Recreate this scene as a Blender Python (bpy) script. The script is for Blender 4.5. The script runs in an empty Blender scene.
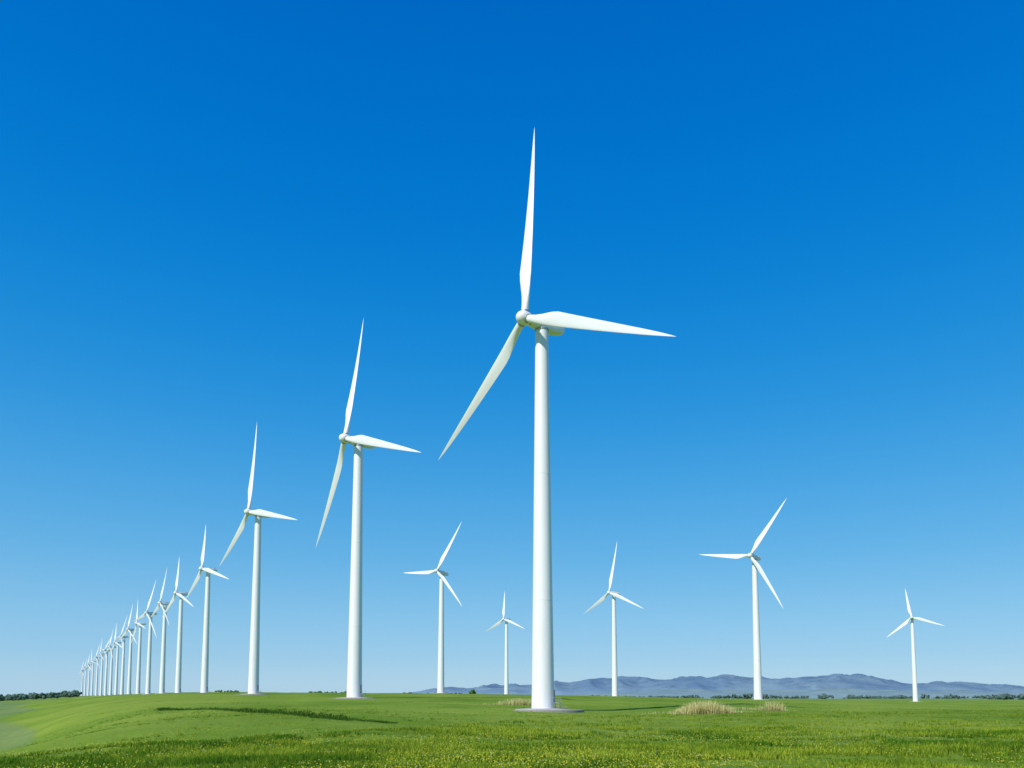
import bpy, bmesh, math, numpy as np
from mathutils import Matrix, Vector
rng=np.random.default_rng(7)
sc=bpy.context.scene
sc.view_settings.view_transform='Standard'; sc.view_settings.look='None'; sc.view_settings.exposure=0
COL=bpy.context.collection
F=796.44
# ------------------------------------------------------------------ camera
cd=bpy.data.cameras.new('camera'); cam=bpy.data.objects.new('camera',cd); COL.objects.link(cam); sc.camera=cam
cd.sensor_width=36; cd.lens=28; cd.shift_y=0.2381; cd.clip_start=0.5; cd.clip_end=60000
cam.location=(0,0,3.0); cam.rotation_euler=(math.radians(95),0,0)
# ------------------------------------------------------------------ sun + sky
SUN=Vector((-0.62,-0.72,0.0)).normalized()
EL=math.radians(41)
sd=Vector((SUN.x*math.cos(EL),SUN.y*math.cos(EL),math.sin(EL)))
sl=bpy.data.lights.new('sun','SUN'); sl.energy=4.4; sl.angle=math.radians(.5); sl.color=(1,.955,.88)
so=bpy.data.objects.new('sun',sl); COL.objects.link(so); so.rotation_euler=sd.to_track_quat('Z','Y').to_euler(); so.location=(0,0,200)
w=bpy.data.worlds.new('World'); sc.world=w; w.use_nodes=True
nt=w.node_tree; nt.nodes.clear(); N=nt.nodes.new; L=nt.links.new
out=N('ShaderNodeOutputWorld'); bg=N('ShaderNodeBackground'); bg.inputs[1].default_value=.1; L(bg.outputs[0],out.inputs[0])
sky=N('ShaderNodeTexSky'); sky.sky_type='NISHITA'; sky.sun_disc=False; sky.sun_elevation=EL; sky.sun_rotation=math.atan2(SUN.x,SUN.y)%(2*math.pi)
sky.air_density=1.0; sky.dust_density=.3; sky.ozone_density=3
tc=N('ShaderNodeTexCoord'); sp=N('ShaderNodeSeparateXYZ'); L(tc.outputs['Generated'],sp.inputs[0])
ramp=N('ShaderNodeValToRGB'); cr=ramp.color_ramp; cr.interpolation='B_SPLINE'
def lin(r,g,b):
    f=lambda c:(c/255/12.92 if c/255<=.04045 else ((c/255+.055)/1.055)**2.4)
    return (f(r),f(g),f(b),1)
stops=[(0,(174,212,238)),(.05,(154,203,237)),(.17,(100,181,234)),(.33,(38,151,227)),(.5,(0,127,217)),(.68,(0,106,204)),(1,(0,84,175))]
while len(cr.elements)<len(stops): cr.elements.new(.5)
for e,(p,c) in zip(cr.elements,stops): e.position=p; e.color=lin(*c)
L(sp.outputs[2],ramp.inputs[0])
sc1=N('ShaderNodeVectorMath'); sc1.operation='SCALE'; sc1.inputs[3].default_value=10.0; L(ramp.outputs[0],sc1.inputs[0])
hs=N('ShaderNodeHueSaturation'); hs.inputs['Saturation'].default_value=1.5; hs.inputs['Hue'].default_value=.485; L(sky.outputs[0],hs.inputs['Color'])
mx=N('ShaderNodeMix'); mx.data_type='RGBA'; mx.inputs[0].default_value=.86
L(hs.outputs[0],mx.inputs[6]); L(sc1.outputs[0],mx.inputs[7]); L(mx.outputs[2],bg.inputs[0])
# ------------------------------------------------------------------ helpers
def mat(name,rough=.8,spec=.3):
    m=bpy.data.materials.new(name); m.use_nodes=True
    b=m.node_tree.nodes['Principled BSDF']; b.inputs['Roughness'].default_value=rough; b.inputs['Specular IOR Level'].default_value=spec
    return m,m.node_tree,b
def node(t,ty,**k):
    n=t.nodes.new(ty)
    for a,v in k.items(): setattr(n,a,v)
    return n
def mixc(t,fac,a,b):
    n=node(t,'ShaderNodeMix',data_type='RGBA')
    for i,v in ((0,fac),(6,a),(7,b)):
        if hasattr(v,'is_output'): t.links.new(v,n.inputs[i])
        else: n.inputs[i].default_value=v if i==0 else (*v,1) if len(v)==3 else v
    return n.outputs[2]
def mapr(t,v,a,b,c=0.,d=1.):
    n=node(t,'ShaderNodeMapRange'); t.links.new(v,n.inputs[0])
    for i,x in zip((1,2,3,4),(a,b,c,d)):
        if hasattr(x,'is_output'): t.links.new(x,n.inputs[i])
        else: n.inputs[i].default_value=x
    return n.outputs[0]
def noise(t,scale,det=4,rough=.55,vec=None):
    n=node(t,'ShaderNodeTexNoise'); n.inputs['Scale'].default_value=scale; n.inputs['Detail'].default_value=det; n.inputs['Roughness'].default_value=rough
    if vec is not None: t.links.new(vec,n.inputs['Vector'])
    return n.outputs[0]
def mesh(name,V,Fc,m=None,smooth=False,parent=None,col=None):
    me=bpy.data.meshes.new(name); V=np.asarray(V,np.float32)
    if isinstance(Fc,np.ndarray):
        k=Fc.shape[1]; me.vertices.add(len(V)); me.vertices.foreach_set('co',V.ravel())
        me.loops.add(Fc.size); me.loops.foreach_set('vertex_index',Fc.astype(np.int32).ravel())
        me.polygons.add(len(Fc)); me.polygons.foreach_set('loop_start',np.arange(0,Fc.size,k,dtype=np.int32)); me.polygons.foreach_set('loop_total',np.full(len(Fc),k,np.int32))
        me.update(calc_edges=True)
    else:
        me.from_pydata([tuple(map(float,v)) for v in V],[],Fc); me.update()
    if smooth: me.polygons.foreach_set('use_smooth',np.ones(len(me.polygons),bool))
    if col is not None:
        a=me.color_attributes.new('tint','FLOAT_COLOR','POINT'); c=np.ones((len(V),4),np.float32); c[:,:3]=col; a.data.foreach_set('color',c.ravel())
    if m: me.materials.append(m)
    o=bpy.data.objects.new(name,me); COL.objects.link(o)
    if parent: o.parent=parent
    return o
def tintmat(name,rough=.7,trans=.0,spec=.25):
    m,t,b=mat(name,rough,spec)
    a=node(t,'ShaderNodeVertexColor',layer_name='tint'); t.links.new(a.outputs[0],b.inputs['Base Color'])
    if trans>0:
        tr=node(t,'ShaderNodeBsdfTranslucent'); t.links.new(a.outputs[0],tr.inputs[0])
        ms=node(t,'ShaderNodeMixShader'); ms.inputs[0].default_value=trans
        t.links.new(b.outputs[0],ms.inputs[1]); t.links.new(tr.outputs[0],ms.inputs[2])
        t.links.new(ms.outputs[0],t.nodes['Material Output'].inputs[0])
    return m
G=rng.random((256,256))
def vn(x,y):
    xi=np.floor(x).astype(int); yi=np.floor(y).astype(int); fx=x-xi; fy=y-yi
    fx=fx*fx*(3-2*fx); fy=fy*fy*(3-2*fy)
    g=lambda a,b:G[a&255,b&255]
    return (g(xi,yi)*(1-fx)+g(xi+1,yi)*fx)*(1-fy)+(g(xi,yi+1)*(1-fx)+g(xi+1,yi+1)*fx)*fy-.5
# ------------------------------------------------------------------ terrain height field
CP=[]
def cp(px,D,z): CP.append(((px-512)/F*D,D,z))
for p in (-300,200,512,900,1300):
    cp(p,8,0.0); cp(p,34,0.0)
for p in (200,512,900,1300): cp(p,60,0.05)
cp(512,100,.1);cp(900,100,0);cp(900,200,.4);cp(1300,150,0);cp(700,150,.15)
CP+=[(6.2,159.9,.31),(-47.9,243.3,2.84),(-112.4,347.9,4.07),(-197.6,513.1,5.9),(-46.3,525.2,5.33),(-5.5,834,4.67),(79.8,612.5,3.48),(136.9,443,1.66),(382.2,763,-1.24)]
cp(390,450,5.2);cp(300,460,5.5);cp(300,620,5.6);cp(250,420,5.3);cp(178,637,6.4);cp(148,786,6.2);cp(123,1080,5.8);cp(101,1517,6.0);cp(82,2548,7.5)
cp(300,160,1.1);cp(200,150,.9);cp(200,230,2.4);cp(120,120,-.3);cp(110,250,.6);cp(130,500,3.6)
cp(60,60,-.6);cp(60,100,-2.2);cp(60,200,-3.2);cp(60,400,-1.5);cp(70,900,1.5)
cp(20,60,-1.2);cp(10,110,-5.5);cp(10,200,-9);cp(10,500,-11);cp(20,1000,-9);cp(-150,100,-5);cp(-150,250,-10);cp(-150,900,-11);cp(10,2500,-8);cp(-300,2500,-9)
cp(1024,700,-2);cp(1300,700,-3);cp(800,900,-1);cp(400,2500,0);cp(700,2500,-1);cp(1100,2500,-2)
for p in (-300,50,400,800,1200): cp(p,12000,-8 if p>60 else -12)
CP=np.array(CP)
def warp(x,y): return np.stack([np.arctan2(x,y)*3.0,np.log(np.hypot(x,y)+6)],-1)
A=warp(CP[:,0],CP[:,1]); n=len(A)
def tps(d): return np.where(d>1e-9,d*d*np.log(d+1e-12),0)
K=tps(np.linalg.norm(A[:,None]-A[None],axis=-1))+1e-4*np.eye(n); Pm=np.c_[np.ones(n),A]
M=np.block([[K,Pm],[Pm.T,np.zeros((3,3))]]); W=np.linalg.solve(M,np.r_[CP[:,2],0,0,0])
DL=np.array([(-72,164),(-64,152),(-54,138),(-43,122),(-32,108),(-22,96),(-13,86)],float)
def ditch(x,y):
    d=np.full(x.shape,1e9); tt=np.zeros(x.shape)
    for i in range(len(DL)-1):
        a,b=DL[i],DL[i+1]; ab=b-a
        t=np.clip(((x-a[0])*ab[0]+(y-a[1])*ab[1])/(ab@ab),0,1)
        q=np.hypot(x-a[0]-t*ab[0],y-a[1]-t*ab[1]); m=q<d; d=np.where(m,q,d); tt=np.where(m,(i+t)/(len(DL)-1),tt)
    return d,np.clip(1.8*np.sin(np.pi*np.clip(tt,0.02,.98)),0,1)
# edge between the rough foreground grass and the smooth grazed slope behind it
EDX=[-60,-30,-20,-10,0,20,60]; EDY=[44,47,55,66,95,125,150]
def grazed(x,y):
    e=np.interp(x,EDX,EDY)+6*vn(x/11+3,y/40)
    q=np.clip((y-e)/(.22*e),0,1); return q*q*(3-2*q),y-e
def hgt(x,y):
    x=np.asarray(x,float).ravel(); y=np.asarray(y,float).ravel(); o=np.empty(len(x))
    az=np.arctan2(x,y); r=np.hypot(x,y); azc=np.clip(az,-.75,.75)
    for s in range(0,len(x),20000):
        e=slice(s,s+20000); q=warp(np.sin(azc[e])*r[e],np.cos(azc[e])*r[e])
        o[e]=tps(np.linalg.norm(q[:,None]-A[None],axis=-1))@W[:n]+W[n]+q@W[n+1:]
    k=np.clip((np.abs(az)-.75)/1.0,0,1); k=k*k*(3-2*k); o=o*(1-k)+k*(-.2)
    near=np.clip(r/25,0,1); o*=near
    gz,de=grazed(x,y)
    amp=np.clip(r/60,0.4,1.6)
    o+=amp*(.45*vn(x/23,y/23)+(1-.5*gz)*(.20*vn(x/7+9,y/7)+.10*vn(x/2.3,y/2.3+5)))
    lf=np.clip((5-x)/25,0,1)*(x<6)
    o+=lf*(.3*np.exp(-((de+3)/5)**2)-.5*np.exp(-((de-9)/8)**2))
    o+=np.clip((r-1500)/3000,0,1)*4*vn(x/600,y/600)
    d,s=ditch(x,y); o+=s*(-.6*np.exp(-(d/2.4)**2)+.15*np.exp(-((d-6)/3)**2))
    return o
az=np.radians(np.r_[np.arange(-180,-50,3.),np.arange(-50,50,.13),np.arange(50,180,3.)]); rr=np.r_[np.geomspace(3,30,30,endpoint=False),np.geomspace(30,1200,320,endpoint=False),np.geomspace(1200,30000,50)]
na,nr=len(az),len(rr)
X=np.sin(az)[None]*rr[:,None]; Y=np.cos(az)[None]*rr[:,None]; Z=hgt(X,Y).reshape(X.shape)
Z[-3:]-=np.array([5,20,60])[:,None]
V=np.stack([X,Y,Z],-1).reshape(-1,3); i,j=np.meshgrid(np.arange(nr-1),np.arange(na),indexing='ij')
a=i*na+j; b=i*na+(j+1)%na; c=b+na; d=a+na
FQ=np.stack([a,d,c,b],-1).reshape(-1,4)
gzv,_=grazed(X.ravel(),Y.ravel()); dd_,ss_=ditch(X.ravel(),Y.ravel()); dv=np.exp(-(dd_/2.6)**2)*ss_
m_g,t,bs=mat('grass_ground',.95,.05)
geo=node(t,'ShaderNodeNewGeometry'); pos=geo.outputs['Position']
sx=node(t,'ShaderNodeSeparateXYZ'); t.links.new(pos,sx.inputs[0])
ln=node(t,'ShaderNodeVectorMath',operation='LENGTH'); t.links.new(pos,ln.inputs[0]); dist=ln.outputs['Value']
at=node(t,'ShaderNodeVertexColor',layer_name='tint'); sa=node(t,'ShaderNodeSeparateColor'); t.links.new(at.outputs[0],sa.inputs[0])
n1=noise(t,.035,5,.6,pos); n2=noise(t,.35,5,.65,pos); n3=noise(t,3.2,4,.7,pos); n4=noise(t,.012,5,.65,pos)
c1=mixc(t,mapr(t,n2,.35,.65),(.105,.200,.012),(.215,.325,.024))
c2=mixc(t,mapr(t,n1,.42,.62,0,.75),c1,(.275,.37,.038))
gsm=mixc(t,mapr(t,n1,.38,.62),(.150,.275,.020),(.255,.37,.045))
c2=mixc(t,mapr(t,sa.outputs[0],0,1,0,.6),c2,gsm)
c3=mixc(t,mapr(t,n3,.35,.7,.6,0),c2,(.06,.13,.010))
c4=mixc(t,mapr(t,n4,.45,.58,0,.5),c3,(.29,.37,.055))
c4=mixc(t,mapr(t,sa.outputs[1],0,1,0,.75),c4,(.04,.09,.014))  # shade of the crease painted into the ground colour along the ditch
wv=node(t,'ShaderNodeTexVoronoi'); wv.inputs['Scale'].default_value=.008; t.links.new(pos,wv.inputs['Vector'])
sv=node(t,'ShaderNodeSeparateColor'); t.links.new(wv.outputs['Color'],sv.inputs[0])
fl=mixc(t,sv.outputs[0],(.12,.23,.05),(.22,.28,.10))
fl=mixc(t,mapr(t,n2,.4,.6,0,.5),fl,(.10,.18,.04))
c5=mixc(t,mapr(t,sx.outputs[2],-5.4,-6.4,0,.85),c4,fl)
c6=mixc(t,mapr(t,dist,900,9000,0,.75),c5,(.20,.33,.36))  # aerial haze painted into the base colour, growing with distance
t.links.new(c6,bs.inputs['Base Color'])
bp=node(t,'ShaderNodeBump'); bp.inputs['Strength'].default_value=.7; bp.inputs['Distance'].default_value=.25; t.links.new(n3,bp.inputs['Height']); t.links.new(bp.outputs[0],bs.inputs['Normal'])
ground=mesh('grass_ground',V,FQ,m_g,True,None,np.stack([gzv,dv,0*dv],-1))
# ------------------------------------------------------------------ grass tufts
def blades(n_t,px,py,hmean,wid,nb,spread,colf,name,m,lean=.5,hs=None):
    N_=n_t*nb; x=np.repeat(px,nb)+rng.normal(0,spread,N_); y=np.repeat(py,nb)+rng.normal(0,spread,N_)
    z=hgt(x,y)-.02; h=(np.repeat(hs,nb) if hs is not None else hmean)*rng.uniform(.55,1.25,N_); a=rng.uniform(0,2*np.pi,N_); wd=wid*rng.uniform(.6,1.4,N_)
    la=rng.uniform(0,2*np.pi,N_); ll=h*lean*rng.random(N_)
    dx,dy=np.cos(a)*wd/2,np.sin(a)*wd/2; tx,ty=np.cos(la)*ll,np.sin(la)*ll
    P0=np.stack([x-dx,y-dy,z],-1);P1=np.stack([x+dx,y+dy,z],-1)
    P2=np.stack([x+dx*.8+tx*.35,y+dy*.8+ty*.35,z+h*.6],-1);P3=np.stack([x-dx*.8+tx*.35,y-dy*.8+ty*.35,z+h*.6],-1);P4=np.stack([x+tx,y+ty,z+h],-1)
    V=np.stack([P0,P1,P2,P3,P4],1).reshape(-1,3); k=np.arange(N_)*5
    Fc=np.concatenate([np.stack([k,k+1,k+2],-1),np.stack([k,k+2,k+3],-1),np.stack([k+3,k+2,k+4],-1)])
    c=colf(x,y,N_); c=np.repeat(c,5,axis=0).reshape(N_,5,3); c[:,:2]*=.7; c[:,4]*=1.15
    return mesh(name,V,Fc,m,False,None,c.reshape(-1,3))
m_b=tintmat('grass_blades',.8,.45,.08)
NT=85000
u=rng.random(NT); r=1/(1/22.+u*(1/260.-1/22.)); aa=np.radians(rng.uniform(-40,40,NT)); px=np.sin(aa)*r; py=np.cos(aa)*r
patch=vn(px/9,py/9)+.9*vn(px/2.5+3,py/2.5)+.3*vn(px/30,py/30)
gz,_=grazed(px,py)
keep=rng.random(NT)<np.clip(.55+patch*1.6,.08,1)*(1-.45*gz); px,py,r,patch,gz=px[keep],py[keep],r[keep],patch[keep],gz[keep]
def gcol(x,y,k):
    v=np.clip(.5+1.2*vn(x/4,y/4)+.7*vn(x/14+7,y/14)+.5*vn(x/45+2,y/45)+.6*vn(x/1.3,y/1.3),0,1)[:,None]; j=rng.random((k,1))
    c=np.array([.10,.215,.012])*(1-v)+np.array([.36,.44,.035])*v
    return c*(.65+.75*j)
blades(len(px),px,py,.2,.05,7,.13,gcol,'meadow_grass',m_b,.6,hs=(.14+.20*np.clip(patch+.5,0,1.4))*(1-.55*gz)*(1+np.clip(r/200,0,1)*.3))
# flowers
m_f=tintmat('yellow_wildflowers',.7,.3,.1)
nf=20000; u=rng.random(nf); r=1/(1/24.+u*(1/130.-1/24.)); aa=np.radians(rng.uniform(-38,38,nf)); fx=np.sin(aa)*r; fy=np.cos(aa)*r
pt=vn(fx/6+40,fy/6)+.5*vn(fx/2,fy/2); k=(pt>-.08)&(rng.random(nf)<1-grazed(fx,fy)[0]*.9); fx,fy=fx[k],fy[k]
nf=len(fx); fz=hgt(fx,fy)+rng.uniform(.18,.36,nf); sz=rng.uniform(.014,.036,nf)
Pv=[]
for q in range(5):
    an=q*2*np.pi/5; Pv.append(np.stack([fx+np.cos(an)*sz,fy+np.sin(an)*sz*.6,fz+np.sin(an)*sz*.7],-1))
V=np.stack(Pv,1).reshape(-1,3); kk=np.arange(nf)*5
cc=np.where(rng.random((nf,1))<.85,np.array([[.52,.50,.05]]),np.array([[.45,.46,.25]]))
mesh('yellow_wildflowers',V,np.stack([kk+q for q in range(5)],-1),m_f,False,None,np.repeat(cc,5,axis=0))
# grass blades tinted dark to paint in the shade of the hill crease
m_d=tintmat('crease_shade_grass',.8,.2,.05)
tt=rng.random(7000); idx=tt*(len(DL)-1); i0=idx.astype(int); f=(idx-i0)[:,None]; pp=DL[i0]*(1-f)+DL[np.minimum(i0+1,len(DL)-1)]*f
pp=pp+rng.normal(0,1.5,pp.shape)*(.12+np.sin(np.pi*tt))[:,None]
blades(len(pp),pp[:,0],pp[:,1],.3,.07,6,.25,lambda x,y,k:np.array([.05,.115,.014])*rng.uniform(.5,1.8,(k,1)),'crease_shade_grass',m_d,.4,hs=.16+.26*np.sin(np.pi*tt))
# dry reed clumps
m_r=tintmat('dry_reeds',.85,.4,.1)
def reeds(cx,cy,w_,dpt,h,nb):
    k=nb; x=cx+rng.normal(0,w_/2.4,k); y=cy+rng.normal(0,dpt/2,k)
    hh=h*np.clip(1.05-((x-cx)/(w_*.75))**2,.2,1)
    return x,y,hh
RR=[reeds(36,150,8,3,2.2,380),reeds(53,163,4.5,2.5,2.0,55),reeds(3,190,11,3,1.6,170),reeds(46,168,12,2,.7,60)]
rx,ry,rh=[np.concatenate(v) for v in zip(*RR)]
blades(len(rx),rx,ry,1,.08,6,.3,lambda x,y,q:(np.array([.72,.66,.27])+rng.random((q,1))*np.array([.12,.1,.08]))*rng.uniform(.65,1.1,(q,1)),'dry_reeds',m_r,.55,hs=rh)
# ------------------------------------------------------------------ wind turbines
m_w,t,b=mat('turbine_white_paint',.38,.4)
g=node(t,'ShaderNodeTexCoord'); mp=node(t,'ShaderNodeMapping'); mp.inputs['Scale'].default_value=(1,1,.12); t.links.new(g.outputs['Object'],mp.inputs[0])
nn=noise(t,.9,6,.65,mp.outputs[0])
t.links.new(mixc(t,mapr(t,nn,.45,.75,0,.5),(.85,.85,.84),(.74,.735,.71)),b.inputs['Base Color'])
m_k,_,b=mat('dark_rubber_seal',.6); b.inputs['Base Color'].default_value=(.08,.085,.09,1)
m_gr,_,b=mat('galvanised_steel',.45); b.inputs['Base Color'].default_value=(.38,.4,.42,1); b.inputs['Metallic'].default_value=.5
m_c,t,b=mat('foundation_concrete',.9); g=node(t,'ShaderNodeTexCoord')
t.links.new(mixc(t,mapr(t,noise(t,1.2,6,.7,g.outputs['Object']),.35,.7),(.34,.33,.31),(.5,.49,.46)),b.inputs['Base Color'])
m_gv,t,b=mat('pale_gravel',.95); g=node(t,'ShaderNodeTexCoord')
t.links.new(mixc(t,mapr(t,noise(t,5,6,.8,g.outputs['Object']),.35,.65),(.2,.18,.14),(.42,.39,.33)),b.inputs['Base Color'])
def lathe(prof,seg=40,axis='z'):
    V=[];Fc=[]
    for (r_,z_) in prof:
        for s in range(seg):
            a=2*math.pi*s/seg
            V.append((r_*math.cos(a),r_*math.sin(a),z_) if axis=='z' else (r_*math.cos(a),z_,r_*math.sin(a)))
    for k in range(len(prof)-1):
        for s in range(seg):
            q=(k*seg+s,k*seg+(s+1)%seg,(k+1)*seg+(s+1)%seg,(k+1)*seg+s); Fc.append(q if axis=='z' else q[::-1])
    Fc.append(tuple(range((len(prof)-1)*seg,len(prof)*seg)) if axis=='z' else tuple(range(len(prof)*seg-1,(len(prof)-1)*seg-1,-1)))
    return V,Fc
def box(cx,cy,cz,sx_,sy_,sz_):
    V=[(cx+a*sx_/2,cy+b*sy_/2,cz+c*sz_/2) for a in(-1,1) for b in(-1,1) for c in(-1,1)]
    return V,[(0,1,3,2),(4,6,7,5),(0,4,5,1),(2,3,7,6),(0,2,6,4),(1,5,7,3)]
def joinvf(L_):
    V=[];Fc=[]
    for v,f in L_:
        o=len(V); V+=list(v); Fc+=[tuple(q+o for q in ff) for ff in f]
    return V,Fc
def mkmesh(name,vf,m,ang=35):
    me=bpy.data.meshes.new(name); me.from_pydata(vf[0],[],vf[1]); me.materials.append(m)
    bm=bmesh.new(); bm.from_mesh(me); bmesh.ops.recalc_face_normals(bm,faces=bm.faces)
    for e in bm.edges:
        e.smooth = len(e.link_faces)==2 and e.calc_face_angle(0)<math.radians(ang)
    for f in bm.faces: f.smooth=True
    bm.to_mesh(me); bm.free(); return me
HT=78.6
prof=[]
for q in range(41):
    z=-1.5+(HT+1.5)*q/40; f=max(0,z)/HT; prof.append((2.32-.98*f**.92,z))
pr=list(prof)
for zf in (.35,22.,48.):
    f=zf/HT; r0=2.32-.98*f**.92
    pr+=[(r0+.003,zf-.09),(r0+.03,zf-.08),(r0+.03,zf+.08),(r0-.002,zf+.09)]
pr.sort(key=lambda p:p[1]); ME={}
ME['tower']=mkmesh('tower',lathe(pr,56),m_w)
ME['yaw_ring']=mkmesh('yaw_ring',lathe([(1.36,HT-.1),(1.46,HT-.08),(1.46,HT+.3),(1.3,HT+.32)],40),m_gr)
ME['pad']=mkmesh('foundation_slab',lathe([(5.6,-1.6),(5.6,.12),(5.45,.2),(3.0,.34),(2.6,.36)],64),m_c)
ME['gravel']=mkmesh('gravel_apron',lathe([(8.3,-1.6),(8.1,.03),(5.5,.09)],64),m_gv)
ME['door']=mkmesh('door',joinvf([box(0,-2.33,2.7,1.05,.12,2.3),box(0,-2.36,3.93,1.3,.2,.12)]),m_gr)
st=[box(0,-2.95,1.45,1.5,1.3,.08)]
for k in range(6): st.append(box(0,-3.75-.25*k,1.25-.2*k,1.1,.26,.05))
for sx_ in(-.72,.72):
    st+=[box(sx_,-3.55,.65,.06,.06,1.6),box(sx_,-2.95,2.45,.05,1.3,.05),box(sx_,-3.58,1.95,.05,.05,1.0),box(sx_,-2.4,.7,.06,.06,1.4)]
ME['stairs']=mkmesh('entry_stairs',joinvf(st),m_gr)
# nacelle: local +Y = towards rotor; centre z=0
secs=[(3.15,.85,.8,0),(3.0,1.05,1.0,0),(2.2,1.2,1.18,-.02),(0,1.28,1.3,-.03),(-3,1.25,1.28,.0),(-4.6,1.1,1.1,.08),(-5.5,.9,.85,.15),(-5.8,.6,.55,.2)]
V=[];Fc=[];sg=32
for (y_,hw,hh,zc) in secs:
    for s in range(sg):
        a=2*math.pi*s/sg; ca,sa=math.cos(a),math.sin(a); e=.55
        V.append((hw*math.copysign(abs(ca)**e,ca),y_,zc+hh*math.copysign(abs(sa)**e,sa)))
for k in range(len(secs)-1):
    for s in range(sg): Fc.append((k*sg+s,k*sg+(s+1)%sg,(k+1)*sg+(s+1)%sg,(k+1)*sg+s))
Fc+=[tuple(range(sg)),tuple(range((len(secs)-1)*sg,len(secs)*sg))]
ME['nacelle']=mkmesh('nacelle',(V,Fc),m_w,30)
ME['roof']=mkmesh('roof_cooler',joinvf([box(0,-3.7,1.5,1.8,.4,.5),box(0,-1.3,1.36,1.1,1.5,.2),box(.5,-4.5,1.6,.07,.07,1.0),box(-.5,-4.5,1.55,.07,.07,.9),box(.5,-4.5,2.1,.4,.07,.07)]),m_gr)
ME['collar']=mkmesh('rotor_collar',lathe([(.85,3.1),(.98,3.12),(.98,3.4),(.85,3.42)],32,'y'),m_k)
ME['hub']=mkmesh('hub',lathe([(1.0,-1.3),(1.25,-1.1),(1.42,-.4),(1.42,.3),(1.3,.9),(1.0,1.4),(.65,1.7),(.25,1.85),(.02,1.87)],40,'y'),m_w)
ME['root']=mkmesh('root_collar',lathe([(.84,1.0),(.93,1.08),(.93,1.5),(.82,1.56)],32),m_gr)
def blade_mesh(R):
    st=[0,.03,.06,.1,.14,.18,.22,.27,.33,.4,.48,.56,.64,.72,.8,.87,.93,.97,.99,1.0]; V=[];Fc=[];sg=28
    CH=2.8
    for s in st:
        rr_=1.3+(R-1.3)*s
        if s<.22: q=s/.22; q=q*q*(3-2*q); ch=1.55+(CH-1.55)*q; th=1.55*(1-q)+.85*q
        else: q=(s-.22)/.78; ch=(CH-.35)*(1-q)**.95+.35*(1-q**8)+.02; th=ch*(.29-.14*q)
        rd=min(1,s/.22); tw=-math.radians(16*(1-min(1,s))**1.6*rd+7)
        pre=1.5*s*s
        for k in range(sg):
            a=2*math.pi*k/sg
            cxx=math.cos(a)*.5
            xx=cxx+.5
            circ=(cxx*ch,math.sin(a)*.5*th)
            yt=2.6*(.2969*math.sqrt(max(xx,0))-.126*xx-.3516*xx**2+.2843*xx**3-.1015*xx**4)*.38*th*2
            air=((xx-.28)*ch,(yt if math.sin(a)>=0 else -yt*.7))
            q2=rd*rd*(3-2*rd); x_=circ[0]*(1-q2)+air[0]*q2; y_=circ[1]*(1-q2)+air[1]*q2
            V.append((x_*math.cos(tw)+y_*math.sin(tw), -x_*math.sin(tw)+y_*math.cos(tw)+pre, rr_))
    n_=len(st)
    for k in range(n_-1):
        for s in range(sg): Fc.append((k*sg+s,k*sg+(s+1)%sg,(k+1)*sg+(s+1)%sg,(k+1)*sg+s))
    Fc.append(tuple(range((n_-1)*sg,n_*sg))); return mkmesh('blade',(V,Fc),m_w,60)
def put(name,me,par,M):
    o=bpy.data.objects.new(name,me); COL.objects.link(o); o.parent=par; o.matrix_local=M; return o
BL={}
def turbine(x,y,yaw,tilt,th,R,cone=-3,d1=0,d2=0,apron=True,pitch=(0,8,36)):
    z=float(hgt([x],[y])[0])
    e=bpy.data.objects.new('wind_turbine',None); e.empty_display_size=5; COL.objects.link(e); e.location=(x,y,z)
    yaw,tilt,th,cone,d1,d2=[math.radians(v) for v in (yaw,tilt,th,cone,d1,d2)]
    I=Matrix.Identity(4)
    put('tower',ME['tower'],e,I); put('yaw_ring',ME['yaw_ring'],e,I); put('foundation_slab',ME['pad'],e,I)
    if apron: put('gravel_apron',ME['gravel'],e,I)
    Rd=Matrix.Rotation(math.radians(65),4,'Z'); put('door',ME['door'],e,Rd); put('entry_stairs',ME['stairs'],e,Rd)
    av=Vector((math.cos(tilt)*math.sin(yaw),-math.cos(tilt)*math.cos(yaw),math.sin(tilt)))
    rv=Vector((math.cos(yaw),math.sin(yaw),0)); uv=av.cross(rv); uv=uv if uv.z>0 else -uv
    top=Vector((0,0,80))
    def fr(xv,yv,zv,o): return Matrix(((xv.x,yv.x,zv.x,o.x),(xv.y,yv.y,zv.y,o.y),(xv.z,yv.z,zv.z,o.z),(0,0,0,1)))
    Mn=fr(av.cross(uv),av,uv,top)
    put('nacelle',ME['nacelle'],e,Mn); put('roof_cooler',ME['roof'],e,Mn); put('rotor_collar',ME['collar'],e,Mn)
    hub=top+av*4.6; put('hub',ME['hub'],e,fr(av.cross(uv),av,uv,hub))
    Rk=round(R,1)
    if Rk not in BL: BL[Rk]=blade_mesh(Rk)
    pb=math.asin(1.5/R)
    for k,dd in enumerate((0,d1,d2)):
        tt=th+k*2*math.pi/3+dd; er=rv*math.sin(tt)+uv*math.cos(tt)
        ph=math.radians(pitch[k])
        cn=cone-pb*math.cos(ph)
        zv=er*math.cos(cn)+av*math.sin(cn); yv=(av-zv*av.dot(zv)).normalized(); xv=yv.cross(zv)
        M=fr(xv,yv,zv,hub); put('root_collar_%d'%(k+1),ME['root'],e,M)
        put('blade_%d'%(k+1),BL[Rk],e,M@Matrix.Rotation(-ph,4,'Z'))
turbine(6.2,159.9,-53,0,1,42.2,-3,-6,1)
turbine(-48.0,243.3,-55,3,-6,43.8,-7,-5,-4)
turbine(-112.6,347.9,-48,1,-3,42.6,-4,-13,7)
turbine(-197.6,513.1,-41,2,-9,31.5,-6,-3,6)
turbine(-46.8,525.2,-41,9,26,36.8,-3,-11,9,pitch=(0,0,0))
turbine(-5.8,834.,-41,0,0,30,-3,-7,9)
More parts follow.
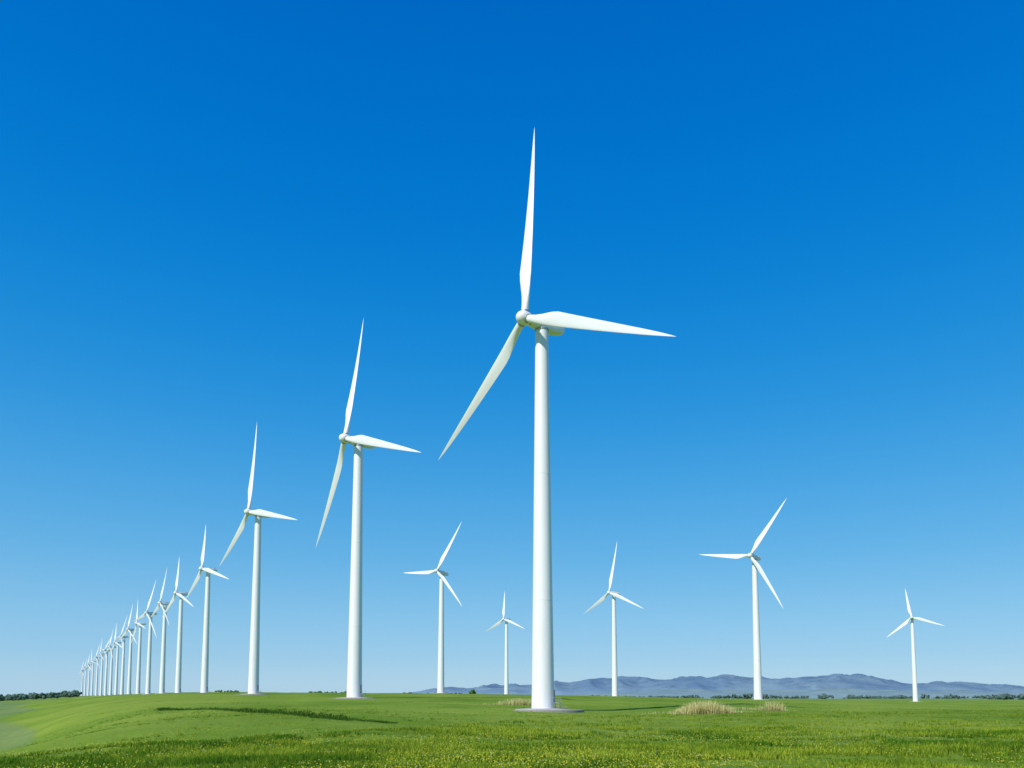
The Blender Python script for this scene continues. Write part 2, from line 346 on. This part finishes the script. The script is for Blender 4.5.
turbine(78.9,612.5,-60,3,5,41.5,-5,-12,8)
turbine(136.4,443.,-47,5,33,36.6,-5,-4,7,pitch=(0,0,5))
turbine(385,763.,-30,5,-9,29.5,0,-2,0,pitch=(0,0,10))
row=[(178,637,-4),(162,705,12),(148,786,20),(138,905,-15),(129,985,8),(122,1085,30),(116,1195,-8),(110.5,1300,14),(105.5,1400,40),(101,1517,0),(96.5,1676,22),(92,1874,-20),(88.5,2070,5),(85,2290,33),(82,2548,12)]
for i_,(p,D,th) in enumerate(row):
    turbine((p-512)/F*D*.997,D,-45+(-1)**i_*4,2,th,31+(i_%3)*2,-3,apron=False)
# ------------------------------------------------------------------ distant hills
def hillmat(name,a1,a2,dk,low):
    m,t,b=mat(name,1,.0)
    geo=node(t,'ShaderNodeNewGeometry'); pos=geo.outputs['Position']; sx=node(t,'ShaderNodeSeparateXYZ'); t.links.new(pos,sx.inputs[0])
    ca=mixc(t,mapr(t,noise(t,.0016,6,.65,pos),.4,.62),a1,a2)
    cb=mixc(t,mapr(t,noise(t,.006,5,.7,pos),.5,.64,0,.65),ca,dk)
    t.links.new(mixc(t,mapr(t,sx.outputs[2],10,130,.6,0),cb,low),b.inputs['Base Color']); return m  # haze painted into the hill colour: blue-grey tones, paler towards the foot
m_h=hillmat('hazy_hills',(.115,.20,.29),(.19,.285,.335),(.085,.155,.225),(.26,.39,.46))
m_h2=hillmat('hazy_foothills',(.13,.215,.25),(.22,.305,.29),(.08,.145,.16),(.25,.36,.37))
def hills(name,D,prof,depth,seed,m,rough):
    pxs=np.arange(prof[0][0],prof[-1][0]+1,1.0); cy=np.interp(pxs,[p[0] for p in prof],[p[1] for p in prof])
    H=(697.5-cy)*D/F; azv=np.arctan((pxs-512)/F); nd=60; V=[]
    for k in range(nd):
        u=k/(nd-1); rD=D+depth*(u-.5)
        env=np.sin(np.pi*u)**.8
        x=np.sin(azv)*rD/np.cos(azv); y=np.full_like(x,rD)
        rg=1-2*np.abs(vn(x/420+seed,y/700+seed))*1.0
        nz=(vn(x/900+seed,y/900)*.5+(rg-.7)*.6+vn(x/130,y/130+seed)*.25)
        z=H*env*(1+nz*rough*(1-.6*math.exp(-((u-.5)/.05)**2)))-12
        V.append(np.stack([x,y,z],-1))
    V=np.concatenate(V); nx=len(pxs); i,j=np.meshgrid(np.arange(nd-1),np.arange(nx-1),indexing='ij'); a=i*nx+j
    return mesh(name,V,np.stack([a,a+1,a+nx+1,a+nx],-1).reshape(-1,4),m,True)
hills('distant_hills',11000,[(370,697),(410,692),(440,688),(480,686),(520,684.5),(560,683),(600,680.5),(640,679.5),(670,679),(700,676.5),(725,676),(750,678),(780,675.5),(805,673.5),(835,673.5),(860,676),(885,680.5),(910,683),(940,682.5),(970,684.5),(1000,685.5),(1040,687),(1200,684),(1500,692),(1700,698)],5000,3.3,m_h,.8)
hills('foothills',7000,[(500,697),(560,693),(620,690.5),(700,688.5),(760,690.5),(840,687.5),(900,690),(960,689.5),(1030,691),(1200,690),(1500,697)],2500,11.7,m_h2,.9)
# ------------------------------------------------------------------ distant trees
m_t=tintmat('distant_tree_foliage',.9,.1,.1)
m_t0=bmesh.new(); bmesh.ops.create_icosphere(m_t0,subdivisions=1,radius=1); IV=np.array([v.co[:] for v in m_t0.verts]); IF=np.array([[v.index for v in f.verts] for f in m_t0.faces]); m_t0.free()
def treemass(name,items,base):
    Vs=[];Fs=[];Cs=[];o=0
    xs=np.array([(i[0]-512)/F*i[1] for i in items]); Ds=np.array([i[1] for i in items]); zs=hgt(xs,Ds)
    for x,D,z,it in zip(xs,Ds,zs,items):
        h=it[2]
        for q in range(9):
            s=h*rng.uniform(.16,.32); c=np.array([x+rng.normal(0,h*.28),D+rng.normal(0,h*.25),z+h*rng.uniform(.25,.85)])
            v=IV*(1+rng.uniform(-.35,.35,(12,1)))*s+c; Vs.append(v); Fs.append(IF+o); o+=12
            Cs.append(np.tile(np.array(base)*rng.uniform(.6,1.5),(12,1)))
        v=IV*np.array([.05*h,.05*h,.3*h])+np.array([x,D,z+.25*h]); Vs.append(v);Fs.append(IF+o);o+=12;Cs.append(np.tile([.06,.05,.04],(12,1)))
    return mesh(name,np.concatenate(Vs),np.concatenate(Fs),m_t,False,None,np.concatenate(Cs))
L1=[(rng.uniform(-80,78),rng.uniform(1500,3000),rng.uniform(6,15)) for _ in range(420)]
treemass('distant_trees',L1,(.09,.15,.11))
L2=[(rng.uniform(985,1060),rng.uniform(1500,1900),rng.uniform(6,14)) for _ in range(50)]
for _ in range(80):
    p0=rng.uniform(430,1060); D0=rng.uniform(2600,4500)
    for q in range(rng.integers(3,14)): L2.append((p0+q*rng.uniform(.8,2.2),D0+rng.uniform(-50,50),rng.uniform(5,17)))
treemass('distant_trees',L2,(.095,.155,.14))
L3=[(rng.uniform(308,348),640,rng.uniform(1.6,2.8)) for _ in range(16)]+[(rng.uniform(216,244),640,rng.uniform(1.6,2.6)) for _ in range(9)]+[(472,600,4),(474,610,3)]+[(rng.uniform(395,480),620,rng.uniform(1,2)) for _ in range(14)]
treemass('distant_shrubs',L3,(.07,.14,.03))
